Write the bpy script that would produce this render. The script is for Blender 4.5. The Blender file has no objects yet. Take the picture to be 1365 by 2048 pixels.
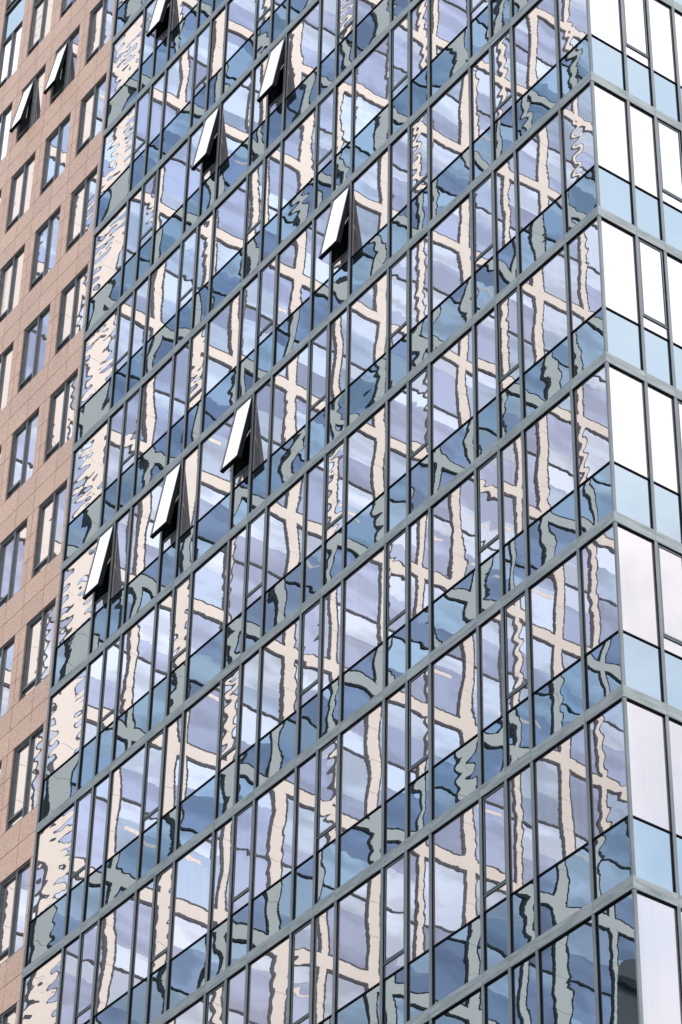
import bpy, math, random
from mathutils import Matrix, Vector
random.seed(7)
sc = bpy.context.scene
col = sc.collection

# ---------------------------------------------------------------- camera
FH = 3.7                       # storey height
Z0 = 33.7514                   # height of the reference band above the ground
CAM = Vector((30.1045, -26.9051, 1.6))
YAW, PITCH, ROLL = -0.958932, 0.676759, 0.021751
d = Vector((math.sin(YAW)*math.cos(PITCH), math.cos(YAW)*math.cos(PITCH), math.sin(PITCH)))
r = d.cross(Vector((0, 0, 1))).normalized(); u = r.cross(d)
RT = r*math.cos(ROLL) + u*math.sin(ROLL)
UP = -r*math.sin(ROLL) + u*math.cos(ROLL)
cd = bpy.data.cameras.new('camera'); cam = bpy.data.objects.new('camera', cd); col.objects.link(cam)
m = Matrix((RT, UP, -d)).transposed().to_4x4(); m.translation = CAM
cam.matrix_world = m
cd.sensor_fit = 'VERTICAL'; cd.sensor_height = 36; cd.lens = 104.389
cd.clip_start = 0.5; cd.clip_end = 5000
sc.camera = cam
FPX = 104.389/36*2048
def px(p):                     # where a point falls in the 1365 x 2048 photograph (only used to leave out what is far outside the frame)
    q = Vector(p) - CAM
    return 682.5 + FPX*q.dot(RT)/q.dot(d), 1024 - FPX*q.dot(UP)/q.dot(d)
def near(p, mg=200):
    x, y = px(p); return -mg < x < 1365+mg and -mg < y < 2048+mg

# ---------------------------------------------------------------- sky, sun, exposure
SUN_EL, SUN_DIR = math.radians(46), Vector((0.90, 0.02, 0))
w = bpy.data.worlds.new('World'); sc.world = w; w.use_nodes = True
nt = w.node_tree; nt.nodes.clear()
def wn(t, **k):
    n = nt.nodes.new(t)
    for a, b in k.items(): setattr(n, a, b)
    return n
out = wn('ShaderNodeOutputWorld'); bg = wn('ShaderNodeBackground'); bg.inputs[1].default_value = 0.10
sky = wn('ShaderNodeTexSky', sky_type='NISHITA', sun_disc=False, sun_elevation=SUN_EL)
sky.sun_rotation = math.atan2(SUN_DIR.x, SUN_DIR.y)
tc = wn('ShaderNodeTexCoord'); sep = wn('ShaderNodeSeparateXYZ')
nt.links.new(tc.outputs['Generated'], sep.inputs[0])
zc = wn('ShaderNodeMath', operation='ADD'); zc.inputs[1].default_value = 0.25; nt.links.new(sep.outputs[2], zc.inputs[0])
zm = wn('ShaderNodeMath', operation='MAXIMUM'); zm.inputs[1].default_value = 0.12; nt.links.new(zc.outputs[0], zm.inputs[0])
comb = wn('ShaderNodeCombineXYZ')
for i in (0, 1):
    dv = wn('ShaderNodeMath', operation='DIVIDE'); nt.links.new(sep.outputs[i], dv.inputs[0]); nt.links.new(zm.outputs[0], dv.inputs[1])
    nt.links.new(dv.outputs[0], comb.inputs[i])
comb.inputs[2].default_value = 3.1
nz = wn('ShaderNodeTexNoise'); nz.inputs['Scale'].default_value = 3.2; nz.inputs['Detail'].default_value = 8; nz.inputs['Roughness'].default_value = 0.55
nz.inputs['Distortion'].default_value = 0.4
nt.links.new(comb.outputs[0], nz.inputs['Vector'])
rp = wn('ShaderNodeValToRGB'); rp.color_ramp.elements[0].position = 0.30; rp.color_ramp.elements[1].position = 0.50
rp.color_ramp.elements[0].color = (.35, .35, .35, 1)      # a thin veil even in the gaps
nt.links.new(nz.outputs[0], rp.inputs[0])
nz2 = wn('ShaderNodeTexNoise'); nz2.inputs['Scale'].default_value = 5.0; nz2.inputs['Detail'].default_value = 7
nt.links.new(comb.outputs[0], nz2.inputs['Vector'])
cr2 = wn('ShaderNodeValToRGB'); cr2.color_ramp.elements[0].position = 0.3; cr2.color_ramp.elements[1].position = 0.7
cr2.color_ramp.elements[0].color = (10.2, 12.6, 15.4, 1); cr2.color_ramp.elements[1].color = (16.6, 17.0, 17.4, 1)
nt.links.new(nz2.outputs[0], cr2.inputs[0])
mx = wn('ShaderNodeMix', data_type='RGBA')
nt.links.new(rp.outputs[0], mx.inputs[0]); nt.links.new(sky.outputs[0], mx.inputs[6]); nt.links.new(cr2.outputs[0], mx.inputs[7])
nt.links.new(mx.outputs[2], bg.inputs[0]); nt.links.new(bg.outputs[0], out.inputs[0])
sl = bpy.data.lights.new('sun', 'SUN'); sl.energy = 2.0; sl.angle = math.radians(12); sl.color = (1.0, 0.96, 0.9)
so = bpy.data.objects.new('sun', sl); col.objects.link(so)
sv = SUN_DIR.normalized()*math.cos(SUN_EL) + Vector((0, 0, math.sin(SUN_EL)))
so.rotation_euler = sv.to_track_quat('Z', 'Y').to_euler(); so.location = (60, -20, 120)
vs = sc.view_settings
vs.view_transform = 'Standard'; vs.look = 'None'; vs.exposure = 0.45; vs.gamma = 1.0; vs.use_curve_mapping = False
sc.render.engine = 'CYCLES'; sc.cycles.max_bounces = 8; sc.cycles.glossy_bounces = 6

# ---------------------------------------------------------------- materials
class NT:
    def __init__(s, name):
        s.m = bpy.data.materials.new(name); s.m.use_nodes = True; s.t = s.m.node_tree; s.t.nodes.clear()
        s.o = s.n('ShaderNodeOutputMaterial')
    def n(s, ty, **k):
        x = s.t.nodes.new(ty)
        for a, b in k.items(): setattr(x, a, b)
        return x
    def l(s, a, b): s.t.links.new(a, b)
    def math(s, op, a, b=None):
        x = s.n('ShaderNodeMath', operation=op)
        for i, v in enumerate((a, b)):
            if v is None: continue
            if isinstance(v, (int, float)): x.inputs[i].default_value = v
            else: s.l(v, x.inputs[i])
        return x.outputs[0]
    def noise(s, vec, scale, detail=2, rough=.5):
        x = s.n('ShaderNodeTexNoise'); x.inputs['Scale'].default_value = scale; x.inputs['Detail'].default_value = detail
        x.inputs['Roughness'].default_value = rough
        if vec is not None: s.l(vec, x.inputs['Vector'])
        return x
    def mapped(s, vec, scale):
        x = s.n('ShaderNodeMapping'); x.inputs['Scale'].default_value = scale; s.l(vec, x.inputs['Vector']); return x.outputs[0]
    def ramp(s, fac, a, b, p0=0., p1=1.):
        x = s.n('ShaderNodeValToRGB'); e = x.color_ramp.elements
        e[0].position, e[1].position = p0, p1; e[0].color = (*a, 1); e[1].color = (*b, 1); s.l(fac, x.inputs[0]); return x.outputs[0]

def facade_glass(name, refl, body_a, body_b, blob_scale, angular=False):
    """mirror-coated facade glass: every pane has its own lean, roller waves and slow dents (object colour: lean u, lean z, waves, dents)"""
    k = NT(name)
    tc = k.n('ShaderNodeTexCoord'); oi = k.n('ShaderNodeObjectInfo')
    sc_ = k.n('ShaderNodeSeparateColor'); k.l(oi.outputs['Color'], sc_.inputs[0])
    so_ = k.n('ShaderNodeSeparateXYZ'); k.l(tc.outputs['Object'], so_.inputs[0])
    rnd = k.math('MULTIPLY', oi.outputs['Random'], 97.0)
    off = k.n('ShaderNodeCombineXYZ'); [k.l(rnd, off.inputs[i]) for i in range(3)]
    pos = k.n('ShaderNodeVectorMath', operation='ADD'); k.l(tc.outputs['Object'], pos.inputs[0]); k.l(off.outputs[0], pos.inputs[1])
    pos = pos.outputs[0]
    lean_u = k.math('MULTIPLY', k.math('SUBTRACT', sc_.outputs[0], .5), .02)
    lean_z = k.math('MULTIPLY', k.math('SUBTRACT', sc_.outputs[1], .5), .02)
    roll = k.math('MULTIPLY', sc_.outputs[2], .03)
    blob = k.math('MULTIPLY', oi.outputs['Alpha'], .03)
    low = k.noise(pos, blob_scale, 0.6)
    lc = k.n('ShaderNodeSeparateColor'); k.l(low.outputs['Color'], lc.inputs[0])
    # roller waves run across the pane
    ph = k.noise(pos, 2.2, 1)
    arg = k.math('ADD', k.math('ADD', k.math('MULTIPLY', so_.outputs[2], 17.5), k.math('MULTIPLY', so_.outputs[0], 2.5)),
                 k.math('ADD', k.math('MULTIPLY', ph.outputs[0], 5.0), rnd))
    amp = k.noise(k.mapped(pos, (1.6, 1, .7)), 1.5, 0)
    wave = k.math('MULTIPLY', k.math('MULTIPLY', k.math('SINE', arg), roll), k.math('MAXIMUM', k.math('MULTIPLY', k.math('SUBTRACT', amp.outputs[0], .36), 6.0), .1))
    fine = k.noise(k.mapped(pos, (.5, 1, 1.5)), 9.0, 2.5, .6)
    fc = k.n('ShaderNodeSeparateColor'); k.l(fine.outputs['Color'], fc.inputs[0])
    fu = k.math('MULTIPLY', k.math('SUBTRACT', fc.outputs[0], .5), .0008)
    fz = k.math('MULTIPLY', k.math('SUBTRACT', fc.outputs[1], .5), .0014)
    bu = k.math('MULTIPLY', k.math('SUBTRACT', lc.outputs[0], .5), blob)
    bz = k.math('MULTIPLY', k.math('SUBTRACT', lc.outputs[1], .5), blob)
    pu = k.math('ADD', k.math('ADD', lean_u, bu), fu)
    pz = k.math('ADD', k.math('ADD', lean_z, bz), k.math('ADD', fz, wave))
    v = k.n('ShaderNodeCombineXYZ'); k.l(pu, v.inputs[0]); k.l(pz, v.inputs[2])
    vt = k.n('ShaderNodeVectorTransform', vector_type='VECTOR', convert_from='OBJECT', convert_to='WORLD'); k.l(v.outputs[0], vt.inputs[0])
    ge = k.n('ShaderNodeNewGeometry')
    ad = k.n('ShaderNodeVectorMath', operation='ADD'); k.l(ge.outputs['Normal'], ad.inputs[0]); k.l(vt.outputs[0], ad.inputs[1])
    no = k.n('ShaderNodeVectorMath', operation='NORMALIZE'); k.l(ad.outputs[0], no.inputs[0])
    gl = k.n('ShaderNodeBsdfGlossy'); gl.inputs['Roughness'].default_value = 0.0; gl.inputs['Color'].default_value = (*refl, 1)
    k.l(no.outputs[0], gl.inputs['Normal'])
    if angular:                      # the coating mirrors more at a shallow angle than face on
        dt = k.n('ShaderNodeVectorMath', operation='DOT_PRODUCT'); k.l(ge.outputs['Normal'], dt.inputs[0]); k.l(ge.outputs['Incoming'], dt.inputs[1])
        fac = k.math('MAXIMUM', k.math('MINIMUM', k.math('SUBTRACT', 1.85, k.math('MULTIPLY', k.math('ABSOLUTE', dt.outputs['Value']), 1.9)), 1.12), .4)
        hv = k.n('ShaderNodeHueSaturation'); hv.inputs['Color'].default_value = (*refl, 1); k.l(fac, hv.inputs['Value']); k.l(hv.outputs[0], gl.inputs['Color'])
    # pale curtain cloth as pane colour, shading of its folds painted in as streaks, varied per pane
    fold_shade = k.noise(k.mapped(pos, (7., 1, .12)), 1.6, 3)
    c1 = k.ramp(fold_shade.outputs[0], body_a, body_b, .3, .72)
    hs = k.n('ShaderNodeHueSaturation'); k.l(c1, hs.inputs['Color'])
    k.l(k.math('ADD', k.math('MULTIPLY', oi.outputs['Random'], .45), .78), hs.inputs['Value'])
    di = k.n('ShaderNodeBsdfDiffuse'); k.l(hs.outputs[0], di.inputs['Color'])
    a = k.n('ShaderNodeAddShader'); k.l(gl.outputs[0], a.inputs[0]); k.l(di.outputs[0], a.inputs[1]); k.l(a.outputs[0], k.o.inputs[0])
    return k.m

def metal(name, ca, cb, rough=.45, spec=.5, streak=(1.2, 1, 9)):
    k = NT(name); tc = k.n('ShaderNodeTexCoord'); oi = k.n('ShaderNodeObjectInfo')
    rnd = k.math('MULTIPLY', oi.outputs['Random'], 53.0)
    off = k.n('ShaderNodeCombineXYZ'); [k.l(rnd, off.inputs[i]) for i in range(3)]
    pos = k.n('ShaderNodeVectorMath', operation='ADD'); k.l(tc.outputs['Object'], pos.inputs[0]); k.l(off.outputs[0], pos.inputs[1])
    n1 = k.noise(k.mapped(pos.outputs[0], streak), 1.7, 6, .65)
    c = k.ramp(n1.outputs[0], ca, cb, .32, .68)
    b = k.n('ShaderNodeBsdfPrincipled'); k.l(c, b.inputs['Base Color']); b.inputs['Roughness'].default_value = rough
    b.inputs['Specular IOR Level'].default_value = spec
    k.l(b.outputs[0], k.o.inputs[0]); return k.m

def plain(name, c, rough=.6, spec=.3, var=.18, sc_=6):
    k = NT(name); b = k.n('ShaderNodeBsdfPrincipled'); b.inputs['Base Color'].default_value = (*c, 1)
    tc = k.n('ShaderNodeTexCoord'); n1 = k.noise(tc.outputs['Object'], sc_, 4)
    k.l(k.ramp(n1.outputs[0], tuple(x*(1-var) for x in c), tuple(min(1, x*(1+var*.8)) for x in c), .3, .7), b.inputs['Base Color'])
    b.inputs['Roughness'].default_value = rough; b.inputs['Specular IOR Level'].default_value = spec
    k.l(b.outputs[0], k.o.inputs[0]); return k.m

def granite(name, base):
    k = NT(name); tc = k.n('ShaderNodeTexCoord'); oi = k.n('ShaderNodeObjectInfo'); ge = k.n('ShaderNodeNewGeometry')
    n1 = k.noise(ge.outputs['Position'], 38, 3, .7); n2 = k.noise(ge.outputs['Position'], 90, 2, .7); n3 = k.noise(ge.outputs['Position'], .6, 4)
    a = tuple(x*.72 for x in base); b_ = tuple(min(1, x*1.28) for x in base)
    c = k.ramp(n1.outputs[0], a, b_, .38, .64)
    s = k.ramp(n2.outputs[0], (.55, .5, .48), (1, 1, 1), .36, .5)
    mx = k.n('ShaderNodeMix', data_type='RGBA', blend_type='MULTIPLY'); mx.inputs[0].default_value = 1; k.l(c, mx.inputs[6]); k.l(s, mx.inputs[7])
    hs = k.n('ShaderNodeHueSaturation'); k.l(mx.outputs[2], hs.inputs['Color'])
    k.l(k.math('ADD', k.math('ADD', k.math('MULTIPLY', oi.outputs['Random'], .12), .86), k.math('MULTIPLY', n3.outputs[0], .16)), hs.inputs['Value'])
    b = k.n('ShaderNodeBsdfPrincipled'); k.l(hs.outputs[0], b.inputs['Base Color']); b.inputs['Roughness'].default_value = .5
    b.inputs['Specular IOR Level'].default_value = .35
    k.l(b.outputs[0], k.o.inputs[0]); return k.m

def mirror_glass(name, c, rough=.02):
    k = NT(name); oi = k.n('ShaderNodeObjectInfo'); g = k.n('ShaderNodeBsdfGlossy'); g.inputs['Roughness'].default_value = rough
    hs = k.n('ShaderNodeHueSaturation'); hs.inputs['Color'].default_value = (*c, 1)
    tc = k.n('ShaderNodeTexCoord'); rnd = k.math('MULTIPLY', oi.outputs['Random'], 71.0)
    off = k.n('ShaderNodeCombineXYZ'); [k.l(rnd, off.inputs[i]) for i in range(3)]
    pos = k.n('ShaderNodeVectorMath', operation='ADD'); k.l(tc.outputs['Object'], pos.inputs[0]); k.l(off.outputs[0], pos.inputs[1])
    n1 = k.noise(k.mapped(pos.outputs[0], (.5, .35, 1.0)), .55, 3, .5)
    st = k.ramp(n1.outputs[0], (.84, .84, .84), (1.14, 1.14, 1.14), .44, .56)  # soft-edged patches painted into the tint as cloud reflections and room shade
    k.l(k.math('MULTIPLY', k.math('ADD', k.math('MULTIPLY', oi.outputs['Random'], .3), .8), st), hs.inputs['Value'])
    k.l(hs.outputs[0], g.inputs['Color']); k.l(g.outputs[0], k.o.inputs[0]); return k.m

M_VIS = facade_glass('vision_glass', (.665, .58, .555), (.07, .064, .068), (.10, .092, .097), .9, True)
M_SPA = facade_glass('spandrel_glass', (.325, .36, .39), (.008, .012, .014), (.012, .016, .02), 1.3)
M_BAND = metal('band_aluminium', (.125, .142, .145), (.30, .318, .315), .5, .4, (.9, 1, 7))
M_CAP = metal('mullion_aluminium', (.09, .104, .108), (.165, .182, .188), .45, .45, (6, 1, .5))
M_GASK = plain('black_gasket', (.006, .007, .008), .7, .08)
M_SASH = metal('sash_aluminium', (.045, .055, .06), (.095, .11, .115), .4, .5, (3, 1, 3))
M_STEEL = plain('stay_arm_steel', (.5, .47, .4), .35, .6)
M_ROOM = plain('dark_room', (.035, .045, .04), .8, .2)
M_SASH_SHADE = plain('dark_sash_shade', (.022, .034, .03), .5, .3)  # dark colour standing in for shade on the open sashes' inner faces
M_GRAN = granite('pink_granite', (.72, .445, .318))
M_JOINT = plain('granite_joint', (.10, .07, .06), .8, .1)
M_CREAM = plain('cream_cladding', (.70, .675, .61), .7, .2, .04, .5)
M_BLK = plain('black_window_frame', (.012, .016, .018), .6, .2)
M_RDARK = mirror_glass('blue_glass', (.30, .355, .49))
M_RLIGHT = mirror_glass('light_blue_glass', (.48, .565, .67))  # lighter copy of the blue glass, for the painted reflection patches
M_RTEAL = mirror_glass('teal_glass', (.31, .40, .52))
M_RPALE = plain('pale_ceiling_light', (.75, .70, .66), .6, .2)
M_DARKM = plain('dark_cladding', (.07, .072, .078), .5, .4)
M_ASPH = plain('asphalt', (.05, .05, .052), .9, .2)
M_PAVE = plain('paving', (.32, .31, .29), .85, .2)

# ---------------------------------------------------------------- mesh helpers
_cache = {}
def boxes_mesh(key, boxes):
    """mesh out of axis-aligned boxes ((x0,x1),(y0,y1),(z0,z1))"""
    if key in _cache: return _cache[key]
    V, F = [], []
    for (x0, x1), (y0, y1), (z0, z1) in boxes:
        b = len(V)
        V += [(x0, y0, z0), (x1, y0, z0), (x1, y1, z0), (x0, y1, z0), (x0, y0, z1), (x1, y0, z1), (x1, y1, z1), (x0, y1, z1)]
        F += [tuple(b+i for i in f) for f in ((0, 3, 2, 1), (4, 5, 6, 7), (0, 1, 5, 4), (1, 2, 6, 5), (2, 3, 7, 6), (3, 0, 4, 7))]
    me = bpy.data.meshes.new('mesh'); me.from_pydata(V, [], F); me.update(); _cache[key] = me; return me
def box_mesh(sx, sy, sz):
    sx, sy, sz = round(sx, 4), round(sy, 4), round(sz, 4)
    return boxes_mesh(('b', sx, sy, sz), [((-sx/2, sx/2), (-sy/2, sy/2), (-sz/2, sz/2))])
def link(name, me, mat, parent=None):
    if mat is not None and len(me.materials) == 0: me.materials.append(mat)
    o = bpy.data.objects.new(name, me); col.objects.link(o)
    if mat is not None and me.materials[0] != mat:
        o.material_slots[0].link = 'OBJECT'; o.material_slots[0].material = mat
    if parent: o.parent = parent
    return o
def empty(name, loc, label, cat):
    e = bpy.data.objects.new(name, None); col.objects.link(e); e.location = loc; e['label'] = label; e['category'] = cat; return e
def tag(o, **k):
    for a, b in k.items(): o[a] = b
    return o
def wall_box(name, mat, parent, x, y, z):
    o = link(name, box_mesh(x[1]-x[0], y[1]-y[0], z[1]-z[0]), mat, parent)
    o.location = ((x[0]+x[1])/2, (y[0]+y[1])/2, (z[0]+z[1])/2); return o

class Facade:
    """u runs along the wall, w points out of it"""
    def __init__(s, right): s.right = right
    def at(s, u, w, z): return Vector((w, u, z)) if s.right else Vector((u, -w, z))
    def put(s, name, me, mat, parent, u, w, z, tilt=0.):
        o = link(name, me, mat, parent)
        o.location = s.at(u, w, z)
        if s.right: o.rotation_euler = (tilt, 0, math.pi/2)
        else: o.rotation_euler = (tilt, 0, 0)
        return o
    def box(s, name, mat, parent, u0, u1, w0, w1, z0, z1):
        return s.put(name, box_mesh(abs(u1-u0), abs(w1-w0), z1-z0), mat, parent, (u0+u1)/2, (w0+w1)/2, (z0+z1)/2)
def character(o, lean, roll, blob, rng):
    o.color = (.5 + max(-.49, min(.49, rng.gauss(0, lean)/.02)), .5 + max(-.49, min(.49, rng.gauss(0, lean)/.02)), roll/.03, blob/.03)

# ---------------------------------------------------------------- ground
tag(wall_box('ground', M_ASPH, None, (-1500, 1500), (-1500, 1500), (-.4, 0)), kind='structure')
tag(wall_box('pavement', M_PAVE, None, (-60, 8), (-6, 40), (.004, .13)), kind='structure')

# ---------------------------------------------------------------- glass tower
CW, NW, WW, LE = 1.0029, 0.7146, 1.4319, 19.8274
us = [0., -CW]
for s_ in 'Wnn'*6: us.append(us[-1] - (WW if s_ == 'W' else NW))
us.append(-LE)                                   # 20 bays on the long face
ur = [0., .95]
for s_ in 'nnWnn': ur.append(ur[-1] + (WW if s_ == 'W' else .71))
BH, TZ, GW = .235, 1.393, -.047
OPEN = {(17, 8): 8.5, (11, 6): 9., (14, 6): 9., (8, 4): 9.5, (12, 3): 9.5, (15, 3): 8.6, (18, 3): 8.6}   # (bay, band above) -> opening angle
OPEN_LABEL = {(17, 8): 'tilted open sash cut by the top edge of the picture', (11, 6): 'tilted open sash, the upper right of the two side by side',
              (14, 6): 'tilted open sash, the lower left of the two side by side', (8, 4): 'tilted open sash standing alone in the middle of the facade',
              (12, 3): 'tilted open sash with wavy grey reflections, rightmost of the row of three', (15, 3): 'tilted open sash in the middle of the row of three',
              (18, 3): 'tilted open sash nearest the granite, leftmost of the row of three'}
tower = empty('glass_tower', (0, 0, 0), 'grey framed glass curtain wall tower with several tilted open sashes, mirroring another building', 'building')
KLO, KHI = -4, 12
TOP = Z0 + KHI*FH
wall_box('core', M_SPA, tower, (-LE+.05, -.12), (.40, 18), (0, TOP)).color = (.5, .5, .02, .05)
wall_box('podium_wall', M_GRAN, tower, (-LE, 0.02), (.0, 18.05), (.13, Z0+KLO*FH))
rng = random.Random(11)

def ring(key, w, h, t, d):           # frame of four bars, w x h outside, bars t wide, d deep, centred in x and z
    return boxes_mesh(('ring',)+key, [((-w/2, w/2), (-d/2, d/2), (-h/2, -h/2+t)), ((-w/2, w/2), (-d/2, d/2), (h/2-t, h/2)),
                      ((-w/2, -w/2+t), (-d/2, d/2), (-h/2+t, h/2-t)), ((w/2-t, w/2), (-d/2, d/2), (-h/2+t, h/2-t))])

def sash(F, u0, u1, z0, z1, kind, key=None):
    """a top-hung opening light; kind 'shut' or the opening angle"""
    ua, ub = min(u0, u1), max(u0, u1); w_, h_ = ub-ua-(.115 if key is None else .06), z1-z0-.03
    uc = (ua+ub)/2
    fr = F.box('outer_frame', M_GASK, tower, ua+.03, ub-.03, GW-.03, GW+.002, z0, z1) if key is None else None
    ang = 0 if key is None else math.radians(OPEN[key])
    hinge = z1-.02
    me = boxes_mesh(('sash', round(w_, 3), round(h_, 3)), [((-w_/2, w_/2), (-.03, .03), (-h_, -h_+.035)), ((-w_/2, w_/2), (-.03, .03), (-.035, 0)),
                    ((-w_/2, -w_/2+.032), (-.03, .03), (-h_+.035, -.035)), ((w_/2-.032, w_/2), (-.03, .03), (-h_+.035, -.035))])
    o = F.put('window_sash', me, M_SASH, tower, uc, GW+(.012 if key else -.012), hinge)
    o.rotation_euler = (-ang, 0, math.pi/2 if F.right else 0)
    pm = boxes_mesh(('sashpane', round(w_, 3), round(h_, 3)), [((-w_/2+.045, w_/2-.045), (-.012, .012), (-h_/2+.045, h_/2-.045))])
    p = link('pane', pm, M_VIS, o); p.location = (0, -.006, -h_/2)
    if key is None:
        character(p, .0014, rng.choice((.0002, .0005, .0009, .0017)), .0024, rng)
    else:
        character(p, .0006, .009 if key == (12, 3) else .001, .003, rng)
        o['label'] = OPEN_LABEL[key]
        il = link('inner_shade_sheet', boxes_mesh(('lin', round(w_, 3), round(h_, 3)), [((-w_/2+.03, w_/2-.03), (.012, .03), (-h_+.03, -.03))]), M_SASH_SHADE, o)  # dark sheet added so the sash's inner face reads as shaded
        dk = link('bottom_seal', boxes_mesh(('seal', round(w_, 3)), [((-w_/2, w_/2), (-.034, .05), (-.035, .012))]), M_GASK, o); dk.location = (0, 0, -h_)
        sd = boxes_mesh(('side_rail', round(h_, 3)), [((-.006, .006), (-.034, .07), (-h_, 0))])
        for s in (-1, 1):
            q = link('side_rail', sd, M_GASK, o); q.location = (s*(w_/2+.004), .004, 0)
        # stay arms from the frame to the sash
        for s in (-1, 1):
            a0 = F.at(uc+s*(w_/2-.03), GW-.03, hinge-h_*.42); L = h_*.5
            b0 = F.at(uc+s*(w_/2-.02), GW+.012+math.sin(ang)*h_*.86, hinge-math.cos(ang)*h_*.86)
            dv = b0-a0; ln = dv.length
            am = link('stay_arm', boxes_mesh(('arm', round(ln, 3)), [((-.011, .011), (-.008, .008), (0, ln))]), M_STEEL, o)
            am.matrix_world = Matrix.Translation(a0) @ dv.to_track_quat('Z', 'Y').to_matrix().to_4x4()
            mw = Matrix.Translation(a0) @ dv.to_track_quat('Z', 'Y').to_matrix().to_4x4()
            am.matrix_parent_inverse = (Matrix.Translation(o.location) @ o.rotation_euler.to_matrix().to_4x4()).inverted()
            am.matrix_basis = mw

def facade(F, U, klo, khi):
    n = len(U)-1
    for i in range(n+1):                         # mullions
        if i == 0: continue
        if F.right and i == n: continue
        cw = .07
        b = F.box('mullion', M_GASK, tower, U[i]-cw/2+.003, U[i]+cw/2-.003, GW-.05, -.018, Z0+klo*FH, Z0+khi*FH)
        c = F.box('mullion_cap', M_CAP, b, U[i]-cw/2, U[i]+cw/2, -.018, -.004, Z0+klo*FH, Z0+khi*FH)
        c.parent = None; c.parent = b; c.location = (0, -(-.011-(GW-.05-.018)/2), 0); c.rotation_euler = (0, 0, 0)
    for k in range(klo, khi):
        zb = Z0 + k*FH
        for i in range(n):
            ua, ub = min(U[i], U[i+1]), max(U[i], U[i+1]); uc = (ua+ub)/2
            if not near(F.at(uc, 0, zb+1.8), 330): continue
            # band, one length per bay
            bp = F.box('band_panel', M_BAND, tower, ua+.003, ub-.003, GW-.01, 0, zb, zb+BH)
            gk = F.box('underside_shade', M_GASK, None, ua+.03, ub-.03, GW-.02, -.020, zb-.022, zb)  # shade under the band, drawn as a black strip in gasket material
            gk.parent = bp; gk.location = gk.location - bp.location; gk.rotation_euler = (0, 0, 0)
            if F.right:
                gk.location = Vector((0, -((GW-.02-.020)/2-(GW-.01)/2), -BH/2-.011))
            ga, gb = ua+.03, ub-.03
            if k == -3:                          # plant floor: one tall spandrel pane
                p = F.box('vision_pane' if F.right else 'spandrel_pane', M_VIS if F.right else M_SPA, tower, ga, gb, GW-.02, GW, zb+BH-.01, zb+FH)
                character(p, .0009, .0003, .0045, rng); continue
            p = F.box('spandrel_pane', M_SPA, tower, ga, gb, GW-.02, GW, zb+BH-.01, zb+TZ-.01)
            character(p, .0017, rng.choice((0, .0002, .0004, .0009)), .0080, rng)
            F.box('transom', M_GASK, tower, ua+.04, ub-.04, GW-.03, -.025, zb+TZ-.013, zb+TZ+.013)
            rightn, leftn = (i % 3 == 2), (i % 3 == 0 and i > 0)
            if F.right: opening = (i in (1, 2, 4, 5)) and ((i in (1, 4)) if (k+1) % 2 == 0 else (i in (2, 5)))
            else: opening = (1 < i < 19) and ((rightn and (k+1) % 2 == 0) or (leftn and (k+1) % 2 == 1))
            if not opening:
                p = F.box('vision_pane', M_VIS, tower, ga, gb, GW-.02, GW, zb+TZ+.01, zb+FH)
                if not F.right and i == 19: character(p, .0007, .0036, .007, rng)
                elif not F.right and i == 0: character(p, .0008, rng.choice((.0003, .0006, .0010)), .0028, rng)
                else: character(p, .0017, rng.choice((.0000, .0001, .0003)), .0036, rng)
            else:
                key = (i, k+1) if (not F.right and (i, k+1) in OPEN) else None
                p = F.box('lower_pane', M_VIS, tower, ga, gb, GW-.02, GW, zb+TZ+.01, zb+TZ+.30)
                character(p, .0008, .0008, .0015, rng)
                F.box('sash_sill', M_SASH, tower, ua+.04, ub-.04, GW-.03, -.026, zb+TZ+.29, zb+TZ+.32)
                sash(F, ua, ub, zb+TZ+.325, zb+FH-.005, 'open' if key else 'shut', key)
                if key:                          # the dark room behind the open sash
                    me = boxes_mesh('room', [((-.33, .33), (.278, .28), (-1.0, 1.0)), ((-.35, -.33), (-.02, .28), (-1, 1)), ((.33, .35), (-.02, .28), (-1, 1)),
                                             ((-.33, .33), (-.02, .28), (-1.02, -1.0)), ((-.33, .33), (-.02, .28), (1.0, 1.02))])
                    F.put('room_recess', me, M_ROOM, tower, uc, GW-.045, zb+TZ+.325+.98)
facade(Facade(False), us, -4, KHI)
facade(Facade(True), ur, -4, 6)
for k in range(KLO, KHI):                        # corner post between the bands
    zb = Z0 + k*FH
    if near((0, 0, zb+1.8), 330):
        wall_box('corner_post', M_CAP, tower, (-.05, -.008), (.008, .075), (zb+BH+.002, zb+FH-.002))
        wall_box('corner_band', M_BAND, tower, (-.058, -.0005), (.0005, .058), (zb+.001, zb+BH-.001))

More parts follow.
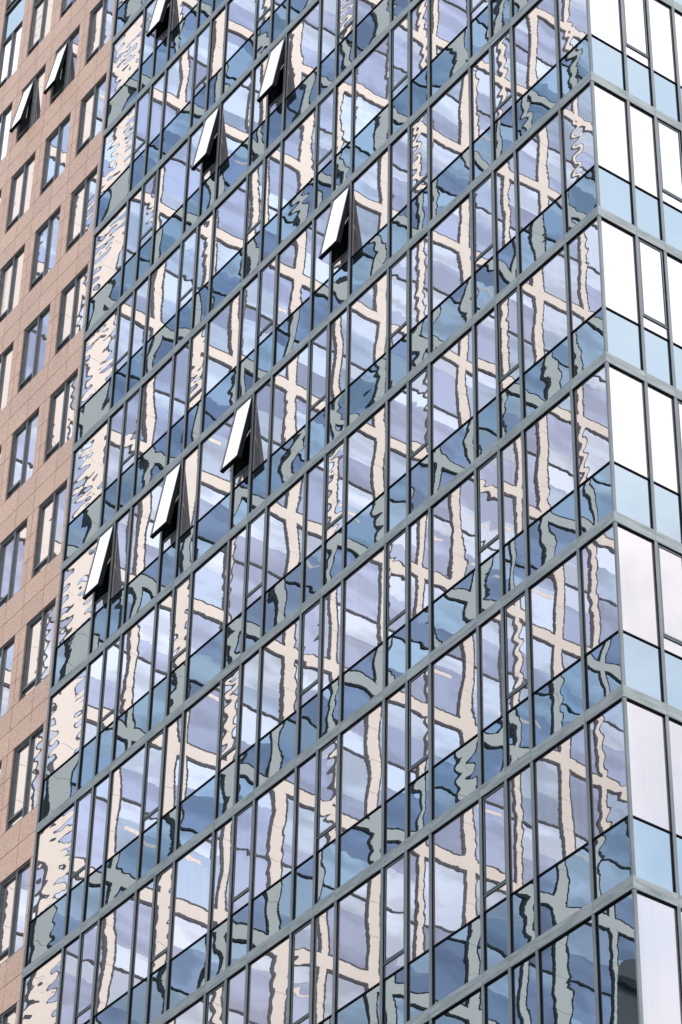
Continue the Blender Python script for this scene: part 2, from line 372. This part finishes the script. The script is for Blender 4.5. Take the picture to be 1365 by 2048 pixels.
# ---------------------------------------------------------------- granite wing
GY = .43
wing = empty('granite_wing', (-30, GY, 0), 'pink granite clad wing with a grid of two-light windows beside the glass tower', 'building')
def wput(o):
    o.location = o.location - Vector((-30, GY, 0)); return o
wput(wall_box('backing_wall', M_JOINT, wing, (-42, -LE-.02), (GY+.115, 18), (0, TOP)))
FG = Facade(False)
PITCH_X, WIN_W, WR = 1.915, 1.37, -20.77        # column pitch, window width, right edge of the first column
WB, WT = 1.36, 3.69
PANELS = []
def gpanel(ua, ub, za, zb):
    PANELS.append((ua, ub, za, zb))
OPENG = {(2, 8): 9., (1, 8): 9.}
def gwindow(c, k, xl, xr, zb, zt, strip=False):
    w_, h_ = xr-xl, zt-zb; mu = xl + w_*.53
    rel = Vector(((xl+xr)/2, GY+.06, (zb+zt)/2))
    key = ('gw', strip, round(w_, 3), round(h_, 3), (c, k) in OPENG)
    t = .05; x0, x1, z0, z1 = -w_/2, w_/2, -h_/2, h_/2; xm = mu-(xl+xr)/2; zs = z0+.28
    op = (c, k) in OPENG
    bars = [((x0, x1), (-.03, .05), (z0, z0+t)), ((x0, x1), (-.03, .05), (z1-t, z1)), ((x0, x0+t), (-.03, .05), (z0+t, z1-t)), ((x1-.03, x1), (-.03, .05), (z0+t, z1-t)),
            ((xm-.035, xm+.035), (-.03, .05), (z0+t, z1-t)), ((x0+t, xm-.035), (-.03, .05), (zs, zs+.04))]
    if not op:
        bars += [((x0+t+.02, x0+t+.055), (-.018, .05), (zs+.06, z1-t-.02)), ((x0+t+.055, xm-.055), (-.018, .05), (z1-t-.055, z1-t-.02)),
                 ((x0+t+.055, xm-.055), (-.018, .05), (zs+.06, zs+.085))]
    f = link('window', boxes_mesh(key, bars), M_SASH, wing); f.location = rel - Vector((-30, GY, 0))
    def pane(xa, xb, za, zb_, nm='pane'):
        p = link(nm, box_mesh(xb-xa, .01, zb_-za), M_VIS, f); p.location = ((xa+xb)/2, .035, (za+zb_)/2)
        character(p, .0008, rng.choice((.0004, .001, .0015)), .0015, rng)
    pane(xm+.035, x1-.03, z0+t, z1-t); pane(x0+t, xm-.035, z0+t, zs)
    if not op: pane(x0+t, xm-.035, zs+.04, z1-t)
    else:
        ang = math.radians(OPENG[(c, k)]); sw, sh = xm-.035-x0-t-.02, z1-t-zs-.06
        me = boxes_mesh(('gsash', round(sw, 3), round(sh, 3)), [((-sw/2, sw/2), (-.025, .025), (-sh, -sh+.04)), ((-sw/2, sw/2), (-.025, .025), (-.04, 0)),
                        ((-sw/2, -sw/2+.04), (-.025, .025), (-sh+.04, -.04)), ((sw/2-.04, sw/2), (-.025, .025), (-sh+.04, -.04))])
        s_ = link('window_sash', me, M_SASH, wing)
        s_.location = rel + Vector(((x0+t+xm-.035)/2, -.005, z1-t-.01)) - Vector((-30, GY, 0)); s_.rotation_euler = (-ang, 0, 0)
        s_['label'] = 'tilted open sash in the granite wall, the upper right of the two' if c == 1 else 'tilted open sash in the granite wall, the lower left of the two'
        p = link('pane', box_mesh(sw-.08, .02, sh-.08), M_VIS, s_); p.location = (0, -.006, -sh/2); character(p, .0005, .001, .002, rng)
        il = link('inner_shade_sheet', box_mesh(sw-.06, .018, sh-.06), M_SASH_SHADE, s_); il.location = (0, .02, -sh/2)  # added dark sheet, stands for shade on the inner side
        dk = link('bottom_seal', boxes_mesh(('gseal', round(sw, 3)), [((-sw/2, sw/2), (-.03, .05), (-.035, .012))]), M_GASK, s_); dk.location = (0, 0, -sh)
        for s in (-1, 1):
            q = link('side_rail', boxes_mesh(('grail', round(sh, 3)), [((-.006, .006), (-.03, .07), (-sh, 0))]), M_GASK, s_); q.location = (s*(sw/2+.004), .004, 0)
            am = link('stay_arm', boxes_mesh(('garm',), [((-.01, .01), (-.008, .008), (-sh*.42, 0))]), M_STEEL, s_)
            am.location = (s*(sw/2-.03), .04, -sh*.48); am.rotation_euler = (math.radians(7), 0, 0)
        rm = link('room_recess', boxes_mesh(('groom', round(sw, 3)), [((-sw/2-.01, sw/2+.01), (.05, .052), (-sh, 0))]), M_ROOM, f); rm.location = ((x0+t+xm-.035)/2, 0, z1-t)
for c in range(6):
    xr = WR - c*PITCH_X; xl = xr - WIN_W; xm = xl + WIN_W*.53
    xp = xl - (PITCH_X-WIN_W)/2                    # joint in the middle of the pier to the left
    xq = xr + (PITCH_X-WIN_W)/2 if c else -LE+.02
    for k in range(-2, 12):
        zf = Z0 + k*FH
        if not near(((xl+xr)/2, GY, zf+1.8), 200): continue
        strip = c >= 2 and k >= 10
        zm = zf + WB/2 - .005
        if not strip:
            for za, zb_ in ((zf-.01, zm), (zm, zf+WB)):
                gpanel(xp, xm, za, zb_); gpanel(xm, xq, za, zb_)
        else:
            gpanel(xp, xl, zf-.01, zf+WB); gpanel(xr, xq, zf-.01, zf+WB)
            s_ = link('spandrel_pane', box_mesh(WIN_W-.06, .02, WB), M_SPA, wing); s_.location = Vector(((xl+xr)/2, GY+.095, zf+WB/2-.005)) - Vector((-30, GY, 0))
            character(s_, .002, .001, .004, rng)
            fr = link('spandrel_frame', boxes_mesh(('spfr',), [((-WIN_W/2, -WIN_W/2+.05), (-.03, .05), (-WB/2, WB/2)), ((WIN_W/2-.03, WIN_W/2), (-.03, .05), (-WB/2, WB/2))]), M_SASH, wing)
            fr.location = Vector(((xl+xr)/2, GY+.06, zf+WB/2-.005)) - Vector((-30, GY, 0))
        hh = (WT-WB)/3
        for j in range(3):
            gpanel(xp, xl, zf+WB+j*hh, zf+WB+(j+1)*hh)
            if xq-xr > .05: gpanel(xr, xq, zf+WB+j*hh, zf+WB+(j+1)*hh)
        gwindow(c, k, xl, xr, zf+WB, zf+WT)

# the 300 panels that show largest are parts, the remaining ones one joined part
def panel_rank(q):
    c = Vector(((q[0]+q[1])/2, GY, (q[2]+q[3])/2)); return (not near(c, 10), (c-CAM).length)
PANELS.sort(key=panel_rank); g = .019; rest = []
for ua, ub, za, zb_ in PANELS[:300]:
    o = link('granite_panel', box_mesh(ub-ua-g, .10, zb_-za-g), M_GRAN, wing)
    o.location = Vector(((ua+ub)/2, GY+.05, (za+zb_)/2)) - Vector((-30, GY, 0))
for ua, ub, za, zb_ in PANELS[300:]:
    rest.append(((ua+g/2+30, ub-g/2+30), (0, .10), (za+g/2, zb_-g/2)))
if rest: link('granite_panels_beyond', boxes_mesh('rest', rest), M_GRAN, wing)['kind'] = 'stuff'

# ---------------------------------------------------------------- the office building that the glass mirrors
RX = -70.0
off = empty('cream_office_tower', (RX, -44, 0), 'cream framed office tower with black edged blue windows, mirrored in the glass tower', 'building')
OO = Vector((RX, -44, 0))
def oput(name, me, mat, x, y, z, parent=None):
    o = link(name, me, mat, parent or off); o.location = Vector((x, y, z)) - OO; return o
BZ = [Z0 + 47.28 + 8.52*j for j in range(-4, 11)]
cols = []
yy = 22.13; i = 0
while yy < 72:
    wd = {0: .9, 1: .7, 2: 1.05}.get(i, .62 if i % 2 == 0 else .36)
    cols.append((yy, wd)); yy += 2.964; i += 1
ya, yb = -(cols[-1][0]+.4), -21.25
def wedge(name, mat, xf, y0, y1, z0, z1, dep=26):
    """block whose end wall runs back at a slant"""
    B = [(xf, y0), (xf, y1), (xf-dep, y1-dep*.62), (xf-dep, y0)]
    V = [(x, y, z) for z in (z0, z1) for x, y in B]
    me = bpy.data.meshes.new('mesh'); me.from_pydata([tuple(Vector(v)-OO) for v in V], [], [(3, 2, 1, 0), (4, 5, 6, 7), (0, 1, 5, 4), (1, 2, 6, 5), (2, 3, 7, 6), (3, 0, 4, 7)]); me.update()
    return link(name, me, mat, off)
wedge('core', M_BLK, RX-.35, ya, yb-.3, 0, BZ[-1]+3)
wedge('base_wall', M_CREAM, RX+.02, ya-.1, yb+.05, 0, BZ[0]-.5)
wedge('back_wall', M_CREAM, RX-1.5, ya-.15, yb-.25, BZ[0]-.5, BZ[-1]+3.2)
rr = random.Random(5)
for j in range(len(BZ)-1):
    z0, z1 = BZ[j], BZ[j+1]
    L = abs(ya-yb)
    oput('end_pier', box_mesh(.34, .5, z1-z0-.69), M_CREAM, RX-.171, -21.5, (z0+z1)/2)
    oput('beam', box_mesh(.34, L, .68), M_CREAM, RX-.17, (ya+yb)/2, z1)
    h = z1-z0-.68; zc = (z0+z1)/2
    for ci, (yc, wd) in enumerate(cols):
        g = .012; hh = h/2
        oput('column', boxes_mesh(('col', wd), [((-.17, .17), (-wd/2, wd/2), (-hh, -hh*.5-g)), ((-.17, .17), (-wd/2, wd/2), (-hh*.5+g, -g)),
             ((-.17, .17), (-wd/2, wd/2), (g, hh*.5-g)), ((-.17, .17), (-wd/2, wd/2), (hh*.5+g, hh))]), M_CREAM, RX-.172, -yc, zc)
        if ci+1 >= len(cols): continue
        y0, y1 = yc+wd/2, cols[ci+1][0]-cols[ci+1][1]/2; wv = y1-y0; ym = -(y0+y1)/2
        t = .12
        fr = oput('window', boxes_mesh(('ofr', round(wv, 3)), [((-.06, .06), (-wv/2, wv/2), (-h/2, -h/2+t)), ((-.06, .06), (-wv/2, wv/2), (h/2-t, h/2)),
             ((-.06, .06), (-wv/2, -wv/2+t), (-h/2+t, h/2-t)), ((-.06, .06), (wv/2-t, wv/2), (-h/2+t, h/2-t)), ((-.05, .05), (-wv/2+t, wv/2-t), (-.045, .045))]),
             M_BLK, RX-.08, ym, zc)
        pw = wv-2*t
        for (za, zb_) in ((-h/2+t, -.045), (.045, h/2-t)):
            # each pane: two glass tints stacked, painted in for mirrored clouds and buildings
            f = rr.choice((0, .25, .4, .55, .7)); base = rr.choice((M_RDARK, M_RDARK, M_RDARK, M_RTEAL, M_RLIGHT)); top = M_RLIGHT if base != M_RLIGHT else M_RDARK
            zs = zb_ - f*(zb_-za)
            p = link('pane', box_mesh(.02, pw, zs-za), base, fr); p.location = (-.03, 0, (za+zs)/2)
            if f > 0:
                p = link('reflection_patch', box_mesh(.02, pw, zb_-zs), top, fr); p.location = (-.03, 0, (zb_+zs)/2)
            if rr.random() < .09 and f < .6:
                p = link('ceiling_light', box_mesh(.012, pw*.55, .22), M_RPALE, fr); p.location = (-.02, pw*rr.uniform(-.2, .2), zs-.5)

# dark round-topped tower in front of it, mirrored in the lowest corner pane
DX, s45 = -45.0, (45+30.1045)/59.1045
dy0, dzt = (24.8+26.9051)*s45-26.9051, Z0 + (13.0+32.15)*s45-32.15
dk = empty('dark_round_topped_tower', (DX-4, -dy0-5, 0), 'dark grey tower with a rounded top, mirrored in the lowest corner pane', 'building')
prof = [(-dy0, 0)] + [(-dy0-5+5*math.cos(a), dzt+1.6*math.sin(a)) for a in [math.pi*t/16 for t in range(17)]] + [(-dy0-10, 0)]
V = [(DX, y, z) for y, z in prof] + [(DX-8, y-7.5, z) for y, z in prof]; n = len(prof)
F = [tuple(range(n))[::-1], tuple(range(n, 2*n))] + [(a, (a+1) % n, n+(a+1) % n, n+a) for a in range(n)]
me = bpy.data.meshes.new('mesh'); me.from_pydata([tuple(Vector(v)-Vector((DX-4, -dy0-5, 0))) for v in V], [], F); me.update()
link('wall', me, M_DARKM, dk)
o = wall_box('roof_rim', M_BLK, dk, (DX+.001, DX+.25), (-dy0-10, -dy0), (dzt-.4, dzt-.1)); o.location -= Vector((DX-4, -dy0-5, 0))
o = wall_box('vent', M_BLK, dk, (DX+.001, DX+.5), (-dy0-1.9, -dy0-1.3), (dzt-5, dzt-3.4)); o.location -= Vector((DX-4, -dy0-5, 0))
